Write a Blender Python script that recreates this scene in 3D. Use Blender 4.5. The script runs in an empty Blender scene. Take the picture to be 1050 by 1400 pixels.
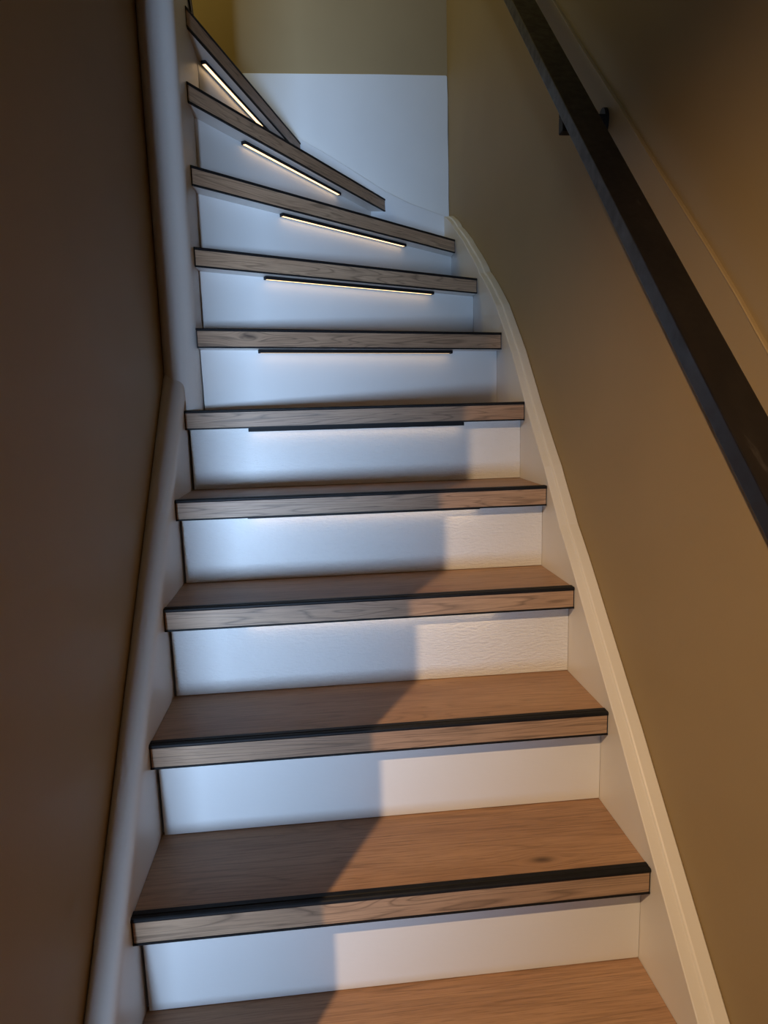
import bpy, bmesh, math, random
from mathutils import Vector, Matrix
random.seed(4)
scene = bpy.context.scene
COL = scene.collection

# ------------------------------------------------------------------ camera
F_PX = 892.803
CAM = Vector((0.313339, -0.745676, 0.937465))
rt = Vector((0.99467103, -0.09943795, -0.02723297))
up = Vector((0.04197596, 0.14932851, 0.98789626))
fw = Vector((0.09416772, 0.98377492, -0.15270674))
cd = bpy.data.cameras.new('camera')
cd.sensor_fit = 'HORIZONTAL'; cd.sensor_width = 36.0
cd.lens = F_PX / 1050 * 36.0
cd.clip_start = 0.02
cam = bpy.data.objects.new('camera', cd); COL.objects.link(cam)
M = Matrix((rt, up, -fw)).transposed().to_4x4(); M.translation = CAM
cam.matrix_world = M
scene.camera = cam

# ------------------------------------------------------------------ world, exposure, lights
world = bpy.data.worlds.new('dim_interior'); scene.world = world
world.use_nodes = True
world.node_tree.nodes['Background'].inputs[0].default_value = (0.55, 0.6, 0.7, 1)
world.node_tree.nodes['Background'].inputs[1].default_value = 0.008
vs = scene.view_settings
vs.view_transform = 'Standard'; vs.look = 'None'; vs.gamma = 1.0
vs.use_curve_mapping = False
vs.exposure = 0.0
scene.display_settings.display_device = 'sRGB'

def light(kind, name, loc, power, color, target=None, **kw):
    l = bpy.data.lights.new(name, kind); l.energy = power; l.color = color
    for k, v in kw.items(): setattr(l, k, v)
    o = bpy.data.objects.new(name, l); COL.objects.link(o); o.location = loc
    if target is not None:
        d = Vector(target) - Vector(loc)
        o.rotation_euler = d.to_track_quat('-Z', 'Y').to_euler()
    return o

# warm hall spot lamp, left behind the camera, past the end of the left wall
light('SPOT', 'hall_lamp_light', (-0.49, -1.20, 1.97), 170, (1.0, 0.66, 0.36), (0.60, 0.20, -0.10),
      spot_size=math.radians(74), spot_blend=1.0, shadow_soft_size=0.008)
# bluish evening daylight through the low window at the back of the hall
light('AREA', 'window_daylight', (-0.24, -4.19, 0.14), 48, (0.47, 0.68, 1.0), (-0.26, 0.0, 1.20),
      shape='RECTANGLE', size=0.70, size_y=0.86, spread=math.radians(50))
# yellowish lamp on the upper landing, hidden behind the left wall
light('POINT', 'landing_lamp_light', (-0.55, 1.45, 3.25), 16.0, (1.0, 0.86, 0.28), shadow_soft_size=0.22)

# ------------------------------------------------------------------ materials
def new_mat(name):
    m = bpy.data.materials.new(name); m.use_nodes = True
    nt = m.node_tree
    return m, nt, nt.nodes['Principled BSDF']

def N(nt, t, **kw):
    n = nt.nodes.new(t)
    for k, v in kw.items(): setattr(n, k, v)
    return n

def mix_rgb(nt, fac, a, b, mode='MIX'):
    m = N(nt, 'ShaderNodeMix', data_type='RGBA', blend_type=mode)
    for key, val in ((0, fac), (6, a), (7, b)):
        if hasattr(val, 'links') or hasattr(val, 'is_linked'): nt.links.new(val, m.inputs[key])
        else: m.inputs[key].default_value = val
    return m.outputs[2]

def math_n(nt, op, a, b=None, c=None, clamp=False):
    m = N(nt, 'ShaderNodeMath', operation=op, use_clamp=clamp)
    for i, v in enumerate((a, b, c)):
        if v is None: continue
        if hasattr(v, 'is_linked'): nt.links.new(v, m.inputs[i])
        else: m.inputs[i].default_value = v
    return m.outputs[0]

def noise(nt, vec, scale, detail=4, rough=0.5, dist=0.0):
    n = N(nt, 'ShaderNodeTexNoise'); n.inputs['Scale'].default_value = scale
    n.inputs['Detail'].default_value = detail; n.inputs['Roughness'].default_value = rough
    n.inputs['Distortion'].default_value = dist
    nt.links.new(vec, n.inputs['Vector']); return n.outputs['Fac']

def ramp(nt, fac, stops):
    r = N(nt, 'ShaderNodeValToRGB'); nt.links.new(fac, r.inputs[0])
    e = r.color_ramp.elements
    while len(e) < len(stops): e.new(0.5)
    for i, (p, c) in enumerate(stops):
        e[i].position = p; e[i].color = (*c, 1)
    return r.outputs[0]

def bump(nt, height, strength, dist, bsdf):
    b = N(nt, 'ShaderNodeBump'); b.inputs['Strength'].default_value = strength
    b.inputs['Distance'].default_value = dist
    nt.links.new(height, b.inputs['Height']); nt.links.new(b.outputs[0], bsdf.inputs['Normal'])

def mat_paint(name, col, rough, bstr, stretch=(1, 1, 1), bscale=260, mottled=0.03, coat=0.0, bdist=0.001):
    m, nt, b = new_mat(name)
    tc = N(nt, 'ShaderNodeTexCoord').outputs['Object']
    mp = N(nt, 'ShaderNodeMapping'); nt.links.new(tc, mp.inputs[0]); mp.inputs['Scale'].default_value = stretch
    n1 = noise(nt, tc, 5.0, 3)
    dark = tuple(c * (1 - mottled * 3) for c in col)
    c = ramp(nt, n1, [(0.3, dark), (0.7, col)])
    nt.links.new(c, b.inputs['Base Color'])
    b.inputs['Roughness'].default_value = rough
    b.inputs['Coat Weight'].default_value = coat; b.inputs['Coat Roughness'].default_value = 0.24
    n2 = noise(nt, mp.outputs[0], bscale, 5, 0.6)
    bump(nt, n2, bstr, bdist, b)
    return m

def mat_wood(name, knots=(), zoom=1.0, gain=(1, 1, 1), rings=0.24):
    """Oak laminate; grain runs along local x, the pattern wraps from the top (y) to the front (z)."""
    m, nt, b = new_mat(name)
    tc = N(nt, 'ShaderNodeTexCoord').outputs['Object']
    sep = N(nt, 'ShaderNodeSeparateXYZ'); nt.links.new(tc, sep.inputs[0])
    v = math_n(nt, 'ADD', sep.outputs[1], math_n(nt, 'MULTIPLY', sep.outputs[2], 1.0))
    oi = N(nt, 'ShaderNodeObjectInfo').outputs['Random']
    off = math_n(nt, 'MULTIPLY', oi, 37.0)
    x = sep.outputs[0]
    # knots push the grain lines aside
    push = None; kmask = None
    for (kx, kv) in knots:
        dx = math_n(nt, 'DIVIDE', math_n(nt, 'SUBTRACT', x, kx), 0.028)
        dv = math_n(nt, 'DIVIDE', math_n(nt, 'SUBTRACT', v, kv), 0.010)
        d2 = math_n(nt, 'ADD', math_n(nt, 'MULTIPLY', dx, dx), math_n(nt, 'MULTIPLY', dv, dv))
        g = math_n(nt, 'EXPONENT', math_n(nt, 'MULTIPLY', d2, -0.35))
        pd = math_n(nt, 'MULTIPLY', math_n(nt, 'MULTIPLY', g, dv), -0.014)
        push = pd if push is None else math_n(nt, 'ADD', push, pd)
        k2 = math_n(nt, 'EXPONENT', math_n(nt, 'MULTIPLY', d2, -1.5))
        kmask = k2 if kmask is None else math_n(nt, 'ADD', kmask, k2)
    if push is not None: v = math_n(nt, 'ADD', v, push)
    def vec(sx, sv):
        c = N(nt, 'ShaderNodeCombineXYZ')
        nt.links.new(math_n(nt, 'MULTIPLY', math_n(nt, 'ADD', x, off), sx), c.inputs[0])
        nt.links.new(math_n(nt, 'MULTIPLY', v, sv), c.inputs[1])
        nt.links.new(off, c.inputs[2])
        return c.outputs[0]
    broad = noise(nt, vec(1.6, 9), 1.0, 4, 0.55, 0.4)
    # cathedral rings: contour lines of a stretched noise field
    field = noise(nt, vec(1.1 * zoom, 17 * zoom), 1.0, 2, 0.45, 0.5)
    ring = math_n(nt, 'FRACT', math_n(nt, 'MULTIPLY', field, 15.0))
    ringc = ramp(nt, ring, [(0.0, (0.0,) * 3), (0.16, (0.85,) * 3), (0.8, (1,) * 3), (1.0, (0.15,) * 3)])
    fib = noise(nt, vec(9, 330), 1.0, 4, 0.65)
    fibc = ramp(nt, fib, [(0.34, (0,) * 3), (0.56, (1,) * 3)])
    pore = noise(nt, vec(22, 520), 1.0, 2, 0.5)
    porec = ramp(nt, pore, [(0.30, (0,) * 3), (0.42, (1,) * 3)])
    g3 = lambda c: tuple(min(0.9, a * b) for a, b in zip(c, gain))
    base = ramp(nt, broad, [(0.25, g3((0.295, 0.160, 0.090))), (0.5, g3((0.405, 0.236, 0.136))), (0.75, g3((0.490, 0.300, 0.178)))])
    c = mix_rgb(nt, rings, base, ringc, 'MULTIPLY')
    c = mix_rgb(nt, 0.24, c, fibc, 'MULTIPLY')
    c = mix_rgb(nt, 0.25, c, porec, 'MULTIPLY')
    if kmask is not None:
        kn = math_n(nt, 'MULTIPLY', kmask, math_n(nt, 'ADD', math_n(nt, 'MULTIPLY', ring, 0.5), 0.5), clamp=True)
        c = mix_rgb(nt, kn, c, (0.06, 0.035, 0.022, 1))
    nt.links.new(c, b.inputs['Base Color'])
    b.inputs['Roughness'].default_value = 0.46
    b.inputs['Specular IOR Level'].default_value = 0.4
    bump(nt, math_n(nt, 'ADD', fib, ringc), 0.2, 0.0004, b)
    return m

def mat_plain(name, col, rough=0.4, metallic=0.0, nscale=0, var=0.0):
    m, nt, b = new_mat(name)
    b.inputs['Roughness'].default_value = rough; b.inputs['Metallic'].default_value = metallic
    b.inputs['Specular IOR Level'].default_value = 0.22
    tc = N(nt, 'ShaderNodeTexCoord').outputs['Object']
    n1 = noise(nt, tc, nscale or 30.0, 4)
    a = tuple(max(0, c * (1 - var)) for c in col); z = tuple(c * (1 + var) for c in col)
    nt.links.new(ramp(nt, n1, [(0.35, a), (0.68, z)]), b.inputs['Base Color'])
    return m

WHITE = (0.76, 0.76, 0.75)
m_riser = mat_paint('gloss_white_riser_paint', WHITE, 0.38, 0.22, (0.5, 1, 1.3), 110, 0.012, 0.0, 0.0012)
m_riser_rough = mat_paint('brush_marked_gloss_riser_paint', WHITE, 0.34, 0.8, (0.45, 1, 1.3), 170, 0.012, 0.10, 0.0042)
m_string = mat_paint('satin_white_string_paint', (0.74, 0.72, 0.69), 0.36, 0.12, (1, 1, 1), 160, 0.02, 0.0)
m_panel = mat_paint('white_wall_board_paint', (0.72, 0.74, 0.76), 0.5, 0.1, (1, 1, 1), 120, 0.015)
m_wall = mat_paint('taupe_wall_paint', (0.322, 0.235, 0.120), 0.62, 0.16, (1, 1, 1), 190, 0.02)
m_ceil = mat_paint('white_ceiling_paint', (0.7, 0.68, 0.64), 0.8, 0.1)
m_black = mat_plain('matt_black_profile', (0.008, 0.008, 0.009), 0.55, 0.0, 60, 0.2)
m_alu = mat_plain('black_anodised_aluminium', (0.006, 0.006, 0.007), 0.6, 0.0, 60, 0.2)
m_wood = mat_wood('oak_laminate')
m_floor = mat_wood('oak_floor')
m_dark = mat_plain('shadow_gap_brown', (0.10, 0.065, 0.04), 0.8, 0, 20, 0.3)

def mat_rail():
    m, nt, b = new_mat('smudged_dark_steel')
    tc = N(nt, 'ShaderNodeTexCoord').outputs['Object']
    mp = N(nt, 'ShaderNodeMapping'); nt.links.new(tc, mp.inputs[0]); mp.inputs['Scale'].default_value = (1, 0.35, 0.35)
    n1 = noise(nt, mp.outputs[0], 17.0, 6, 0.62, 0.6)
    n2 = noise(nt, tc, 60.0, 4, 0.6)
    c = ramp(nt, n1, [(0.35, (0.007, 0.006, 0.007)), (0.62, (0.014, 0.011, 0.010)), (0.80, (0.070, 0.062, 0.056))])
    nt.links.new(c, b.inputs['Base Color'])
    nt.links.new(ramp(nt, n2, [(0.3, (0.30,) * 3), (0.7, (0.5,) * 3)]), b.inputs['Roughness'])
    b.inputs['Metallic'].default_value = 0.0
    b.inputs['Specular IOR Level'].default_value = 0.35
    bump(nt, n2, 0.1, 0.0005, b)
    return m
m_rail = mat_rail()

def mat_glow(name, col, strength):
    m = bpy.data.materials.new(name); m.use_nodes = True; nt = m.node_tree
    nt.nodes.clear()
    e = nt.nodes.new('ShaderNodeEmission'); o = nt.nodes.new('ShaderNodeOutputMaterial')
    e.inputs[0].default_value = (*col, 1); e.inputs[1].default_value = strength
    nt.links.new(e.outputs[0], o.inputs[0]); return m
m_led = mat_glow('warm_led_diffuser', (1.0, 0.66, 0.35), 2.5)
m_sky = mat_glow('window_evening_light', (0.58, 0.75, 1.0), 0.6)
m_bulb = mat_glow('warm_lamp_lens', (1.0, 0.75, 0.45), 6)

# ------------------------------------------------------------------ mesh helpers
def obj(name, verts, faces, mat, parent=None, loc=None, rotz=0.0, smooth=False, bevel=0.0, seg=2):
    me = bpy.data.meshes.new(name); me.from_pydata([tuple(v) for v in verts], [], faces); me.update()
    bm = bmesh.new(); bm.from_mesh(me)
    bmesh.ops.recalc_face_normals(bm, faces=bm.faces)
    if bevel:
        es = [e for e in bm.edges if len(e.link_faces) == 2 and e.calc_face_angle(0) > 0.6]
        bmesh.ops.bevel(bm, geom=es, offset=bevel, segments=seg, profile=0.6, affect='EDGES', clamp_overlap=True)
    if smooth:
        for f in bm.faces: f.smooth = True
    bm.to_mesh(me); bm.free()
    me.materials.append(mat)
    if smooth:
        try: me.set_sharp_from_angle(angle=math.radians(40))
        except Exception: pass
    o = bpy.data.objects.new(name, me); COL.objects.link(o)
    if loc is not None: o.location = loc
    o.rotation_euler = (0, 0, rotz)
    if parent: o.parent = parent
    return o

def prism_geo(poly, z0, z1):
    """poly: (x, y) points; vertical prism."""
    n = len(poly)
    v = [(x, y, z0) for x, y in poly] + [(x, y, z1) for x, y in poly]
    f = [tuple(range(n)), tuple(range(n, 2 * n))] + [(i, (i + 1) % n, n + (i + 1) % n, n + i) for i in range(n)]
    return v, f

def box_geo(x0, x1, y0, y1, z0, z1):
    return prism_geo([(x0, y0), (x1, y0), (x1, y1), (x0, y1)], z0, z1)

def join(*geos):
    V, Fc = [], []
    for v, f in geos:
        k = len(V); V += list(v); Fc += [tuple(i + k for i in q) for q in f]
    return V, Fc

def loft(sections):
    """sections: lists of 3-D points with equal count (closed cross-sections)."""
    n = len(sections[0]); V = [p for s in sections for p in s]; Fc = []
    for k in range(len(sections) - 1):
        for i in range(n):
            j = (i + 1) % n
            Fc.append((k * n + i, k * n + j, (k + 1) * n + j, (k + 1) * n + i))
    Fc.append(tuple(range(n))); Fc.append(tuple((len(sections) - 1) * n + i for i in range(n)))
    return V, Fc

def empty(name, loc, label=None, cat=None, group=None, rotz=0):
    o = bpy.data.objects.new(name, None); COL.objects.link(o); o.location = loc
    o.rotation_euler = (0, 0, rotz); o.empty_display_size = 0.1
    if label: o['label'] = label
    if cat: o['category'] = cat
    if group: o['group'] = group
    return o

def structure(o, label=None):
    o['kind'] = 'structure'
    if label: o['label'] = label
    return o

# ------------------------------------------------------------------ stair geometry
H, G, OV, XR, T = 0.19, 0.169437, 0.02962, 0.821, 0.044
ZT = {k: k * H for k in range(-1, 7)}
ZT.update({7: 1.335, 8: 1.529, 9: 1.723, 10: 1.916, 11: 2.110})
FLOOR_Z = -0.38
NX = 0.035                      # right face of the newel
YB = 1.84                       # face of the back string
def wall_r(y): return 0.868 - 0.008 * max(y, -1.0)
def wall_l(y): return -0.038 - 0.010 * min(max(y, 0.0), 1.0)
NOSE = {}
for k in range(-1, 6): NOSE[k] = (Vector((0.0, k * G)), Vector((XR, k * G)))
NOSE[5] = (Vector((0.0, 0.8465)), Vector((XR, 0.8430)))
NOSE[6] = (Vector((0.038, 0.862)), Vector((XR, 1.051)))
NOSE[7] = (Vector((0.036, 0.922)), Vector((XR, 1.325)))
NOSE[8] = (Vector((0.036, 0.956)), Vector((XR, 1.647)))
NOSE[9] = (Vector((0.036, 0.979)), Vector((0.597, YB)))
NOSE[10] = (Vector((0.036, 1.034)), Vector((0.290, YB)))
NOSE[11] = (Vector((0.030, 1.075)), Vector((-0.045, YB)))
OFF = 0.045
def riser_line(k):
    """left and right plan points of the front face of riser k (below tread k)."""
    a, b = NOSE[k]
    if k <= 5:
        y = k * G + OV
        return Vector((0.004, y)), Vector((XR, y))
    d = (b - a).normalized(); n = Vector((-d.y, d.x))
    p = a + n * OFF
    s = (NX - p.x) / d.x if abs(d.x) > 1e-6 else 0
    l = p + d * s if k < 11 else p
    if k <= 8:
        r = p + d * ((XR - p.x) / d.x)
    else:
        r = p + d * ((YB - p.y) / d.y)
    return l, r

# ------------------------------------------------------------------ the setting
# right wall: a slightly proud lower plaster skin whose sloping top edge runs above the handrail
LEDGE = [(-3.6, -0.9), (-1.05, -0.38), (-0.35, 0.571), (0.025, 0.992), (0.096, 1.075), (0.195, 1.183), (0.316, 1.309), (0.463, 1.469), (0.636, 1.649), (0.79, 1.816), (1.2, 2.251), (1.905, 2.999)]
def ledge_z(y):
    for (a, b), (c, d) in zip(LEDGE, LEDGE[1:]):
        if a <= y <= c: return b + (d - b) * (y - a) / (c - a)
    return LEDGE[-1][1]
V, Fc = [], []
ys = [-1.05, -0.8, -0.6, -0.35, -0.2, -0.1, 0.016, 0.05, 0.096, 0.16, 0.232, 0.30, 0.377, 0.46, 0.56, 0.67, 0.788, 1.0, 1.2, 1.5, 1.905]
TOPZ = 4.3
for y in ys:
    zl = ledge_z(y); w = wall_r(y)
    if y == -1.05: zl = FLOOR_Z + 0.001
    V += [(w, y, FLOOR_Z), (w, y, zl - 0.004), (w - 0.0008, y, zl - 0.0004), (w + 0.0008, y, zl + 0.0012), (w + 0.005, y, zl + 0.0016), (w + 0.005, y, TOPZ), (w + 0.14, y, TOPZ), (w + 0.14, y, FLOOR_Z)]
for i in range(len(ys) - 1):
    for j in range(8):
        a, b = i * 8 + j, i * 8 + (j + 1) % 8
        Fc.append((a, b, b + 8, a + 8))
Fc.append(tuple(range(8))); Fc.append(tuple(len(V) - 8 + i for i in range(8)))
structure(obj('wall_right', V, Fc, m_wall), 'taupe painted stairwell wall carrying the dark handrail')
structure(obj('wall_right_hall', *box_geo(0.886, 1.02, -4.2, -1.05, FLOOR_Z, 2.15), m_wall))
# left wall, ends behind the camera with the edge that throws the long shadow
yl = [-0.405, 0.0, 0.3, 0.6, 0.9, 1.02]
poly = [(wall_l(y), y) for y in yl] + [(-0.15, 1.02), (-0.15, -0.405)]
structure(obj('wall_left', *prism_geo(poly, FLOOR_Z, TOPZ), m_wall), 'dark taupe wall left of the stairs')
structure(obj('wall_front', *box_geo(-3.0, -0.15, -0.405, -0.30, FLOOR_Z, 2.1), m_wall))
structure(obj('wall_hall_left', *box_geo(-3.1, -3.0, -4.2, -0.30, FLOOR_Z, 2.15), m_wall))
# hall rear wall, with the opening for the low window
structure(obj('wall_hall_rear', *join(box_geo(-3.0, -0.63, -4.3, -4.2, FLOOR_Z, 2.15), box_geo(0.13, 0.886, -4.3, -4.2, FLOOR_Z, 2.15),
                              box_geo(-0.63, 0.13, -4.3, -4.2, 0.63, 2.15)), m_wall))
structure(obj('window_1', *join(box_geo(-0.63, -0.61, -4.28, -4.2, FLOOR_Z, 0.63), box_geo(0.11, 0.13, -4.28, -4.2, FLOOR_Z, 0.63),
                              box_geo(-0.61, 0.11, -4.28, -4.2, 0.59, 0.63), box_geo(-0.61, 0.11, -4.27, -4.22, FLOOR_Z, FLOOR_Z + 0.04)), m_string))
structure(obj('wall_light_blocker', *box_geo(-0.06, 0.886, -2.70, -2.60, FLOOR_Z, 2.15), m_wall))  # unseen wall added to keep window light off the lower right steps
structure(obj('floor', *box_geo(-3.1, 1.02, -4.3, 0.3, FLOOR_Z - 0.1, FLOOR_Z), m_floor))
structure(obj('ceiling', *box_geo(-3.1, 1.02, -4.3, -0.405, 2.15, 2.3), m_ceil))
structure(obj('ceiling_stairwell', *box_geo(-1.7, 1.02, -0.405, 2.1, TOPZ, TOPZ + 0.1), m_ceil))
structure(obj('wall_stairwell_front', *box_geo(-0.15, 1.02, -0.55, -0.405, 2.3, TOPZ), m_wall))
structure(obj('wall_landing_left', *box_geo(-1.7, -1.6, -0.405, 2.0, 2.0, TOPZ), m_wall))
structure(obj('wall_landing_front', *box_geo(-1.6, -0.15, 0.70, 0.80, 2.0, TOPZ), m_wall))
structure(obj('wall_back', *box_geo(-1.7, 1.0, 1.906, 2.02, 0.6, TOPZ), m_wall), 'taupe back wall of the stairwell above the white board')
# white board low on the back wall (slightly wavy right-hand paint edge)
e = [(-0.9, 1.2), (0.8520, 1.2), (0.8522, 1.62), (0.8512, 1.75), (0.8524, 1.86), (0.8508, 1.98), (0.8522, 2.10), (0.8500, 2.176),
     (0.846, 2.180), (0.60, 2.1795), (0.3, 2.176), (0.0, 2.172), (-0.9, 2.16)]
n = len(e)
V = [(x, 1.9065, z) for x, z in e] + [(x, 1.896, z) for x, z in e]
Fc = [tuple(range(n)), tuple(range(n, 2 * n))] + [(i, (i + 1) % n, n + (i + 1) % n, n + i) for i in range(n)]
structure(obj('trim_1', V, Fc, m_panel, bevel=0.0012, seg=1), 'flat white board on the lower back wall')

# ------------------------------------------------------------------ the staircase
stairs = empty('staircase', (0.41, 0.0, FLOOR_Z),
               'white painted closed staircase with oak laminate treads, turning left at the top', 'staircase')
OFFS = Vector((-0.41, 0, -FLOOR_Z))
def part(name, V, Fc, mat, parent=None, **kw):
    o = obj(name, V, Fc, mat, **kw)
    if parent is None:
        o.location = Vector(o.location) + OFFS; o.parent = stairs
    else:
        o.parent = parent
    return o

m_wood_k1 = mat_wood('oak_laminate_knot_low', knots=[(0.655, 0.215 - G)])
m_front_k6 = mat_wood('oak_edge_board_knot', knots=[(0.122, -0.016)], zoom=1.6, gain=(1.05, 1.17, 1.28), rings=0.46)
m_front = mat_wood('oak_edge_board', zoom=1.6, gain=(1.05, 1.17, 1.28), rings=0.46)
m_under = m_string

def tread(k):
    a, b = NOSE[k]; z = ZT[k]
    if k <= 4:
        yb = (k + 1) * G + OV + 0.010
        poly = [(0.0005, a.y), (XR - 0.0005, b.y), (XR - 0.0005, yb), (0.0005, yb)]
    elif k == 5:
        l, r = riser_line(6)
        poly = [(0.0005, a.y), (XR - 0.0005, b.y), (XR - 0.0005, r.y + 0.01), (NX + 0.001, l.y + 0.01), (NX + 0.001, 0.872), (0.0005, 0.872)]
    elif k <= 10:
        l, r = riser_line(k + 1)
        poly = [(a.x, a.y), (b.x - 0.0005, b.y)]
        if k in (8,): poly += [(XR - 0.0005, YB - 0.0005)]
        if k in (8, 9, 10): poly += [(r.x, YB - 0.0005)]
        else: poly += [(XR - 0.0005, r.y)]
        poly += [(l.x, l.y)]
        if k == 9: poly[1] = (b.x, YB - 0.0005)
        if k == 10: poly[1] = (b.x, YB - 0.0005)
    else:
        poly = [(a.x, a.y), (b.x, YB - 0.0005), (-1.55, YB - 0.0005), (-1.55, a.y)]
    d = (b - a); L = d.length; ang = math.atan2(d.y, d.x); d = d / L; nn = Vector((-d.y, d.x))
    def tl(p):
        q = Vector(p) - a; return (q.dot(d), q.dot(nn))
    lp = [tl(p) for p in poly]
    # body set back 4 mm behind the nose face
    body = [(lp[0][0], 0.004), (lp[1][0], 0.004)] + lp[2:]
    if k == 9 or k == 10: body[1] = (lp[1][0] - 0.003, 0.004)
    loc = (a.x, a.y, z)
    V, Fc = prism_geo(body, -T, -0.0008)
    o = obj('tread', V, Fc, m_wood_k1 if k == 1 else m_wood, loc=Vector(loc) + OFFS, rotz=ang)
    o.parent = stairs
    # white painted underside (a face colour, the board below is the old painted tread)
    o.data.materials.append(m_under)
    for p in o.data.polygons:
        if p.normal.z < -0.5: p.material_index = 1
    L2 = L - 0.0006
    V, Fc = box_geo(0.0022, L2 - 0.0016, 0.0, 0.0045, -T + 0.0032, -0.0052)
    obj('front_board', V, Fc, m_front_k6 if k == 6 else m_front, parent=o)
    # black nosing profile: flat flange on the tread, a groove, a rounded lip and the front return
    prof = [(-0.0012, -0.0058), (-0.0022, -0.0036), (-0.0020, -0.0008), (-0.0006, 0.0009), (0.0046, 0.0012), (0.0056, 0.0002), (0.0066, 0.0002),
            (0.0076, 0.0012), (0.0160, 0.0011), (0.0175, -0.0009), (0.0046, -0.0009), (0.0044, -0.0058)]
    secs = [[(x, y, zz) for (y, zz) in prof] for x in (0.0, L2)]
    V, Fc = loft(secs)
    obj('nosing_strip', V, Fc, m_black, parent=o)
    V, Fc = join(box_geo(0.0, L2, -0.0012, 0.0048, -T - 0.0004, -T + 0.0030),
                 box_geo(0.0, 0.0021, 0.0002, 0.0046, -T + 0.0030, -0.0058),
                 box_geo(L2 - 0.0014, L2, 0.0002, 0.0046, -T + 0.0030, -0.0058))
    obj('lower_trim_end_shade', V, Fc, m_black, parent=o)  # lower trim, plus black end strips painted in for the gap shadow
    return o

def riser(k):
    l, r = riser_line(k)
    d = (r - l); L = d.length; ang = math.atan2(d.y, d.x)
    z0 = (FLOOR_Z if k == -1 else ZT[k - 1]) + 0.0004; z1 = ZT[k] - T - 0.0005
    gap = 0.0016 if k <= 5 else 0.004
    hh = z1 - z0
    # left edge scribed a little crookedly, as painted boards are
    V = [(gap, 0, 0), (L - 0.0005, 0, 0), (L - 0.0005, 0, hh), (gap * 0.5, 0, hh), (gap, 0.009, 0), (L - 0.0005, 0.009, 0), (L - 0.0005, 0.009, hh), (gap * 0.5, 0.009, hh)]
    Fc = [(0, 1, 2, 3), (4, 5, 6, 7), (0, 1, 5, 4), (1, 2, 6, 5), (2, 3, 7, 6), (3, 0, 4, 7)]
    o = obj('riser', V, Fc, m_riser_rough if k in (3, 4, 5) else m_riser, loc=Vector((l.x, l.y, z0)) + OFFS, rotz=ang)
    o.parent = stairs
    return o

for k in range(-1, 12): tread(k)
for k in range(-1, 12): riser(k)

# left string with a domed capping, stopping square against the newel
def top_l(y): return 1.1214 * y + 0.028
secs = []
yl2 = [-0.36, 0.0, 0.2, 0.4, 0.6, 0.8, 0.868]
for y in yl2:
    w = wall_l(y) + 0.0003; z = top_l(y)
    zb = max(FLOOR_Z, z - 0.42)
    secs.append([(-0.0003, y, zb), (-0.0003, y, max(z, zb + 0.004)), (w, y, max(z, zb + 0.004)), (w, y, zb)])
part('stringer', *loft(secs), m_string)
secs = []
for y in [-0.34, 0.0, 0.2, 0.4, 0.6, 0.8, 0.868]:
    w = wall_l(y) + 0.0005; z = top_l(y); x1 = 0.0035
    s = [(x1 - 0.004, y, z - 0.012), (x1, y, z - 0.008)]
    for i in range(11):
        t = i / 10 * math.pi * 0.78
        cx = (x1 + w) / 2 - 0.004; rx = x1 - cx
        c = math.cos(t); c = math.copysign(abs(c) ** 0.62, c)
        s.append((max(cx + rx * c, w + 0.002), y, z + 0.002 + 0.034 * math.sin(t) ** 0.62))
    s.append((w, y, z + 0.026)); s.append((w, y, z - 0.012))
    secs.append(s)
part('stringer_cap', *loft(secs), m_string, smooth=True)

# right string: profile follows the winders, cap in two steps
INNER = [(-0.42, -0.44), (0.027, 0.052), (0.163, 0.206), (0.299, 0.360), (0.452, 0.528), (0.60, 0.688), (0.700, 0.795), (0.840, 0.948), (0.958, 1.078), (1.107, 1.218),
         (1.298, 1.353), (1.400, 1.416), (1.518, 1.490), (1.670, 1.578), (1.746, 1.618), (YB, 1.660)]
def spline(P, n=5):
    out = []
    for i in range(len(P) - 1):
        p0, p1, p2, p3 = P[max(0, i - 1)], P[i], P[i + 1], P[min(len(P) - 1, i + 2)]
        for j in range(n):
            t = j / n; h = p2[0] - p1[0]
            m1 = (p2[1] - p0[1]) / (p2[0] - p0[0]); m2 = (p3[1] - p1[1]) / (p3[0] - p1[0])
            z = (2*t**3 - 3*t**2 + 1) * p1[1] + (t**3 - 2*t**2 + t) * h * m1 + (3*t**2 - 2*t**3) * p2[1] + (t**3 - t**2) * h * m2
            out.append((p1[0] + t * h, z))
    return out + [P[-1]]
INNER = [INNER[0]] + spline(INNER[1:])
# light smoothing of the measured profile
for _ in range(6):
    INNER = [INNER[0]] + [(y, z) if k == 0 or k == len(INNER) - 2 else (y, 0.5 * z + 0.25 * (INNER[k][1] + INNER[k + 2][1])) for k, (y, z) in enumerate(INNER[1:])]
secs = []
for i, (y, z) in enumerate(INNER):
    a = INNER[max(0, i - 1)]; b = INNER[min(len(INNER) - 1, i + 1)]
    t = Vector((b[0] - a[0], b[1] - a[1])).normalized(); nrm = (-t.y, t.x)
    w = wall_r(y) - 0.0006; W = w - XR; zb = z - 0.36
    def P(fx, h):
        hy = max(0, min(1, 1)) * h
        return (XR + 0.0003 + fx * W, y + nrm[0] * hy, z + nrm[1] * hy)
    pts = [P(0, 0), P(0.04, 0.0016), P(0.40, 0.0022), P(0.44, 0.0056), P(0.50, 0.0066), P(0.96, 0.0062), P(0.999, 0.004)]
    if i == len(INNER) - 1:
        pts = [(p[0], YB, z + 0.5 * (p[2] - z)) for p in pts]
    secs.append([(XR + 0.0003, y, max(zb, FLOOR_Z - 0.08))] + pts + [(w, y, max(zb, FLOOR_Z - 0.08))])
part('stringer', *loft(secs), m_string)

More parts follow.
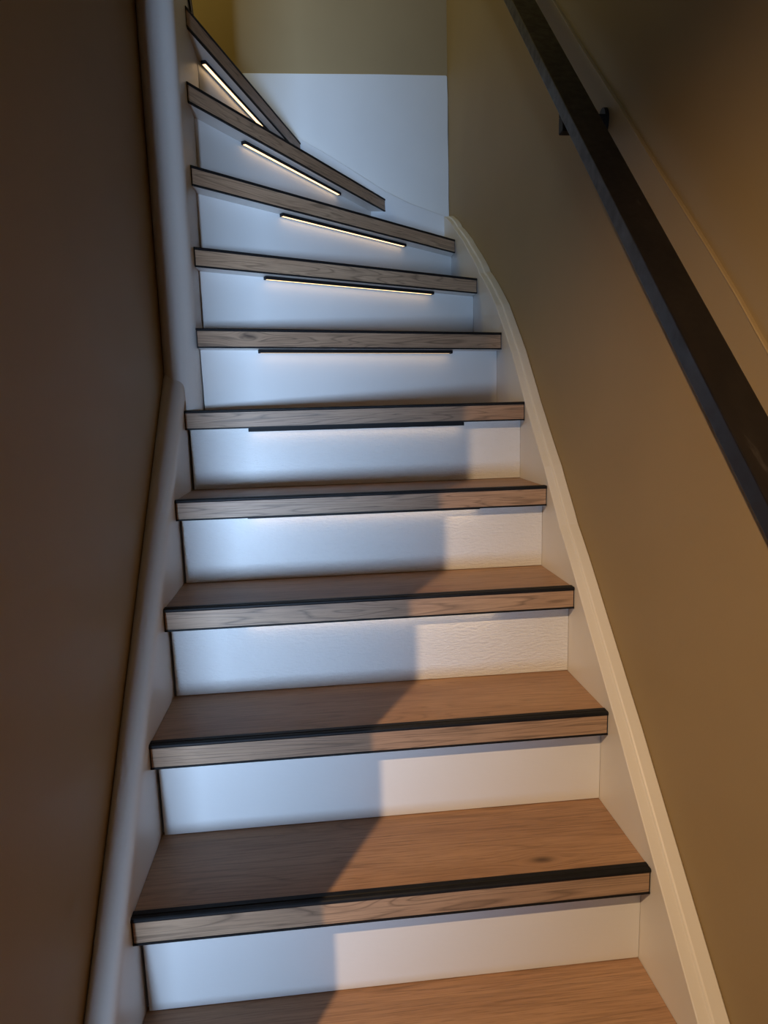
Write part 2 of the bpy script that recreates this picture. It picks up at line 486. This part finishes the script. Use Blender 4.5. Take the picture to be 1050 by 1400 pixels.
# back string along the back wall
TOPB = [(0.853, 1.655), (0.82, 1.662), (0.690, 1.708), (0.600, 1.749), (0.473, 1.826), (0.368, 1.888), (0.276, 1.935), (0.0, 2.05), (-0.3, 2.17), (-0.9, 2.17)]
secs = []
for x, z in TOPB:
    secs.append([(x, YB, z - 0.62), (x, YB, z), (x, YB + 0.002, z + 0.001), (x, 1.8955, z + 0.001), (x, 1.8955, z - 0.62)])
part('stringer', *loft(secs), m_panel)

# newel post, full height, rounded towards the steps
pts = []
for i in range(15):
    t = math.pi * (1.0 + i / 14.0 * 0.99)
    pts.append((-0.0065 + 0.0415 * math.cos(t), 0.888 + 0.034 * math.sin(t)))
xw = wall_l(0.88) + 0.0006
pts = [(max(p[0], xw), p[1]) for p in pts]
prof = pts + [(0.0350, 0.893), (0.0350, 1.075), (-0.040, 1.075), (xw - 0.0005 + 0.0006, 1.0)]
part('newel_post', *prism_geo(prof, ZT[5] + 0.0015, 3.6), m_string, smooth=True)
part('inner_stringer', *box_geo(-0.02, NX, 1.0752, 1.186, 1.30, ZT[10] - T - 0.0008), m_string)
# square core under it, carrying the bottom winder
part('newel_base', *prism_geo([(-0.040, 0.8735), (-0.001, 0.8735), (-0.001, 0.90), (-0.040, 0.90)], 0.5, ZT[5] + 0.001), m_string)

# ------------------------------------------------------------------ light bars under the treads
BARS = {
 3: (0.15, 0.67, 'warm lit black light bar tucked under the fourth tread from the bottom of the photo', ),
 4: (0.15, 0.67, 'warm lit black light bar tucked under the fifth tread from the bottom of the photo', ),
 5: (0.145, 0.672, 'lowest black light bar whose body shows, tilted up to the right under its tread'),
 6: (0.147, 0.670, 'level black light bar under the tread with the knot at its left end'),
 7: (0.190, 0.735, 'gently slanted light bar just above the level one, under the second winder tread'),
 8: (0.295, 0.815, 'light bar under the longest winder tread, which ends right in the wall corner'),
 9: (0.243, 0.752, 'steeply slanted light bar with its whole glowing strip showing, second from the top'),
 10: (0.150, 0.640, 'topmost and steepest light bar, its lower end hidden by the tread below'),
}
PERP = {3: 0.0195, 4: 0.0195, 5: 0.0200, 6: 0.030, 7: 0.032, 8: 0.034, 9: 0.034, 10: 0.034}
def geo_bar(L):
    # channel open below, 12 mm wide and 10 mm high
    prof = [(-0.0065, 0.0), (0.0065, 0.0), (0.0065, -0.0085), (0.0052, -0.0085), (0.0052, -0.0070), (-0.0052, -0.0070), (-0.0052, -0.0085), (-0.0065, -0.0085)]
    return loft([[(x, y, z) for y, z in prof] for x in (0.004, L - 0.004)])
for k, (s0, s1, lab) in BARS.items():
    a, b = NOSE[k]; d = (b - a).normalized(); nn = Vector((-d.y, d.x))
    p = a + d * s0 + nn * PERP[k]; L = s1 - s0
    e = empty('light_bar', (p.x, p.y, ZT[k] - T - 0.0006 + (0.0050 if k < 5 else 0)), lab, 'light bar', 'light bars under the treads', math.atan2(d.y, d.x))
    obj('housing', *geo_bar(L), m_alu, parent=e)
    obj('diffuser', *box_geo(0.006, L - 0.006, -0.0051, 0.0051, -0.0080, -0.0071), m_led, parent=e)
    for x0, x1 in ((0.0, 0.0042), (L - 0.0042, L)):
        obj('end_cap', *box_geo(x0, x1, -0.0068, 0.0068, -0.0087, 0.0), m_alu, parent=e, bevel=0.0012, seg=2)

# ------------------------------------------------------------------ handrail on the right wall
rail = empty('handrail', (0.785, -0.30, 0.62), 'dark steel flat-bar handrail climbing the right wall', 'handrail')
ro = Vector((0.785, -0.30, 0.62))
y0, y1 = -0.34, 1.70
sl = (1.793 - 0.835) / (0.754 + 0.136)
def rz(y): return 0.835 + sl * (y + 0.136)
tv = Vector((0, 1, sl)).normalized(); nv = Vector((0, -tv.z, tv.y))
secs = []
for y in (y0, y1):
    c = Vector((0, y, rz(y)))
    secs.append([Vector((0.760, 0, 0)) + c - ro, Vector((0.812, 0, 0)) + c - ro,
                 Vector((0.812, 0, 0)) + c - nv * 0.024 - ro, Vector((0.760, 0, 0)) + c - nv * 0.024 - ro])
obj('rail_bar', *loft(secs), m_rail, parent=rail, bevel=0.0018, seg=2)
def bracket(yc):
    zc = rz(yc) - 0.024 / tv.y
    w = wall_r(yc) - 0.0004
    zt = zc - 0.026
    V1, F1 = box_geo(0.777, w - 0.005, yc - 0.011, yc + 0.011, zc - 0.056, zt)
    prof = [(yc - 0.011, zt - 0.001), (yc + 0.011, zt - 0.001), (yc + 0.011, zc + 0.011 * sl - 0.0005), (yc - 0.011, zc - 0.011 * sl - 0.0005)]
    V2, F2 = loft([[(x, y, z) for y, z in prof] for x in (0.777, 0.806)])
    V, Fc = join((V1, F1), (V2, F2))
    V = [Vector(p) - ro for p in V]
    b = obj('bracket', V, Fc, m_black, parent=rail, bevel=0.0015, seg=1)
    s = []
    for i in range(24):
        t = 2 * math.pi * i / 24
        s.append((yc + 0.004 + 0.016 * math.cos(t), zc - 0.034 + 0.024 * math.sin(t)))
    secs = [[Vector((x, y, z)) - ro for y, z in s] for x in (w - 0.007, w)]
    obj('wall_plate', *loft(secs), m_black, parent=b)
bracket(0.503)
bracket(1.35)

# hall spot lamp fitting (behind the camera, off frame) that carries the warm light
lamp = empty('ceiling_lamp', (-0.49, -1.20, 2.15), 'small white ceiling spot lamp in the hall behind the camera', 'lamp')
ring = lambda rr, z, x=0, y=0: [(x + rr * math.cos(2 * math.pi * i / 20), y + rr * math.sin(2 * math.pi * i / 20), z) for i in range(20)]
obj('ceiling_rose', *loft([ring(0.05, 0.0), ring(0.05, -0.02), ring(0.012, -0.03), ring(0.010, -0.09)]), m_string, parent=lamp, smooth=True)
obj('lamp_head', *loft([ring(0.018, -0.085), ring(0.034, -0.10), ring(0.040, -0.150), ring(0.034, -0.150), ring(0.030, -0.12)]), m_string, parent=lamp, smooth=True)
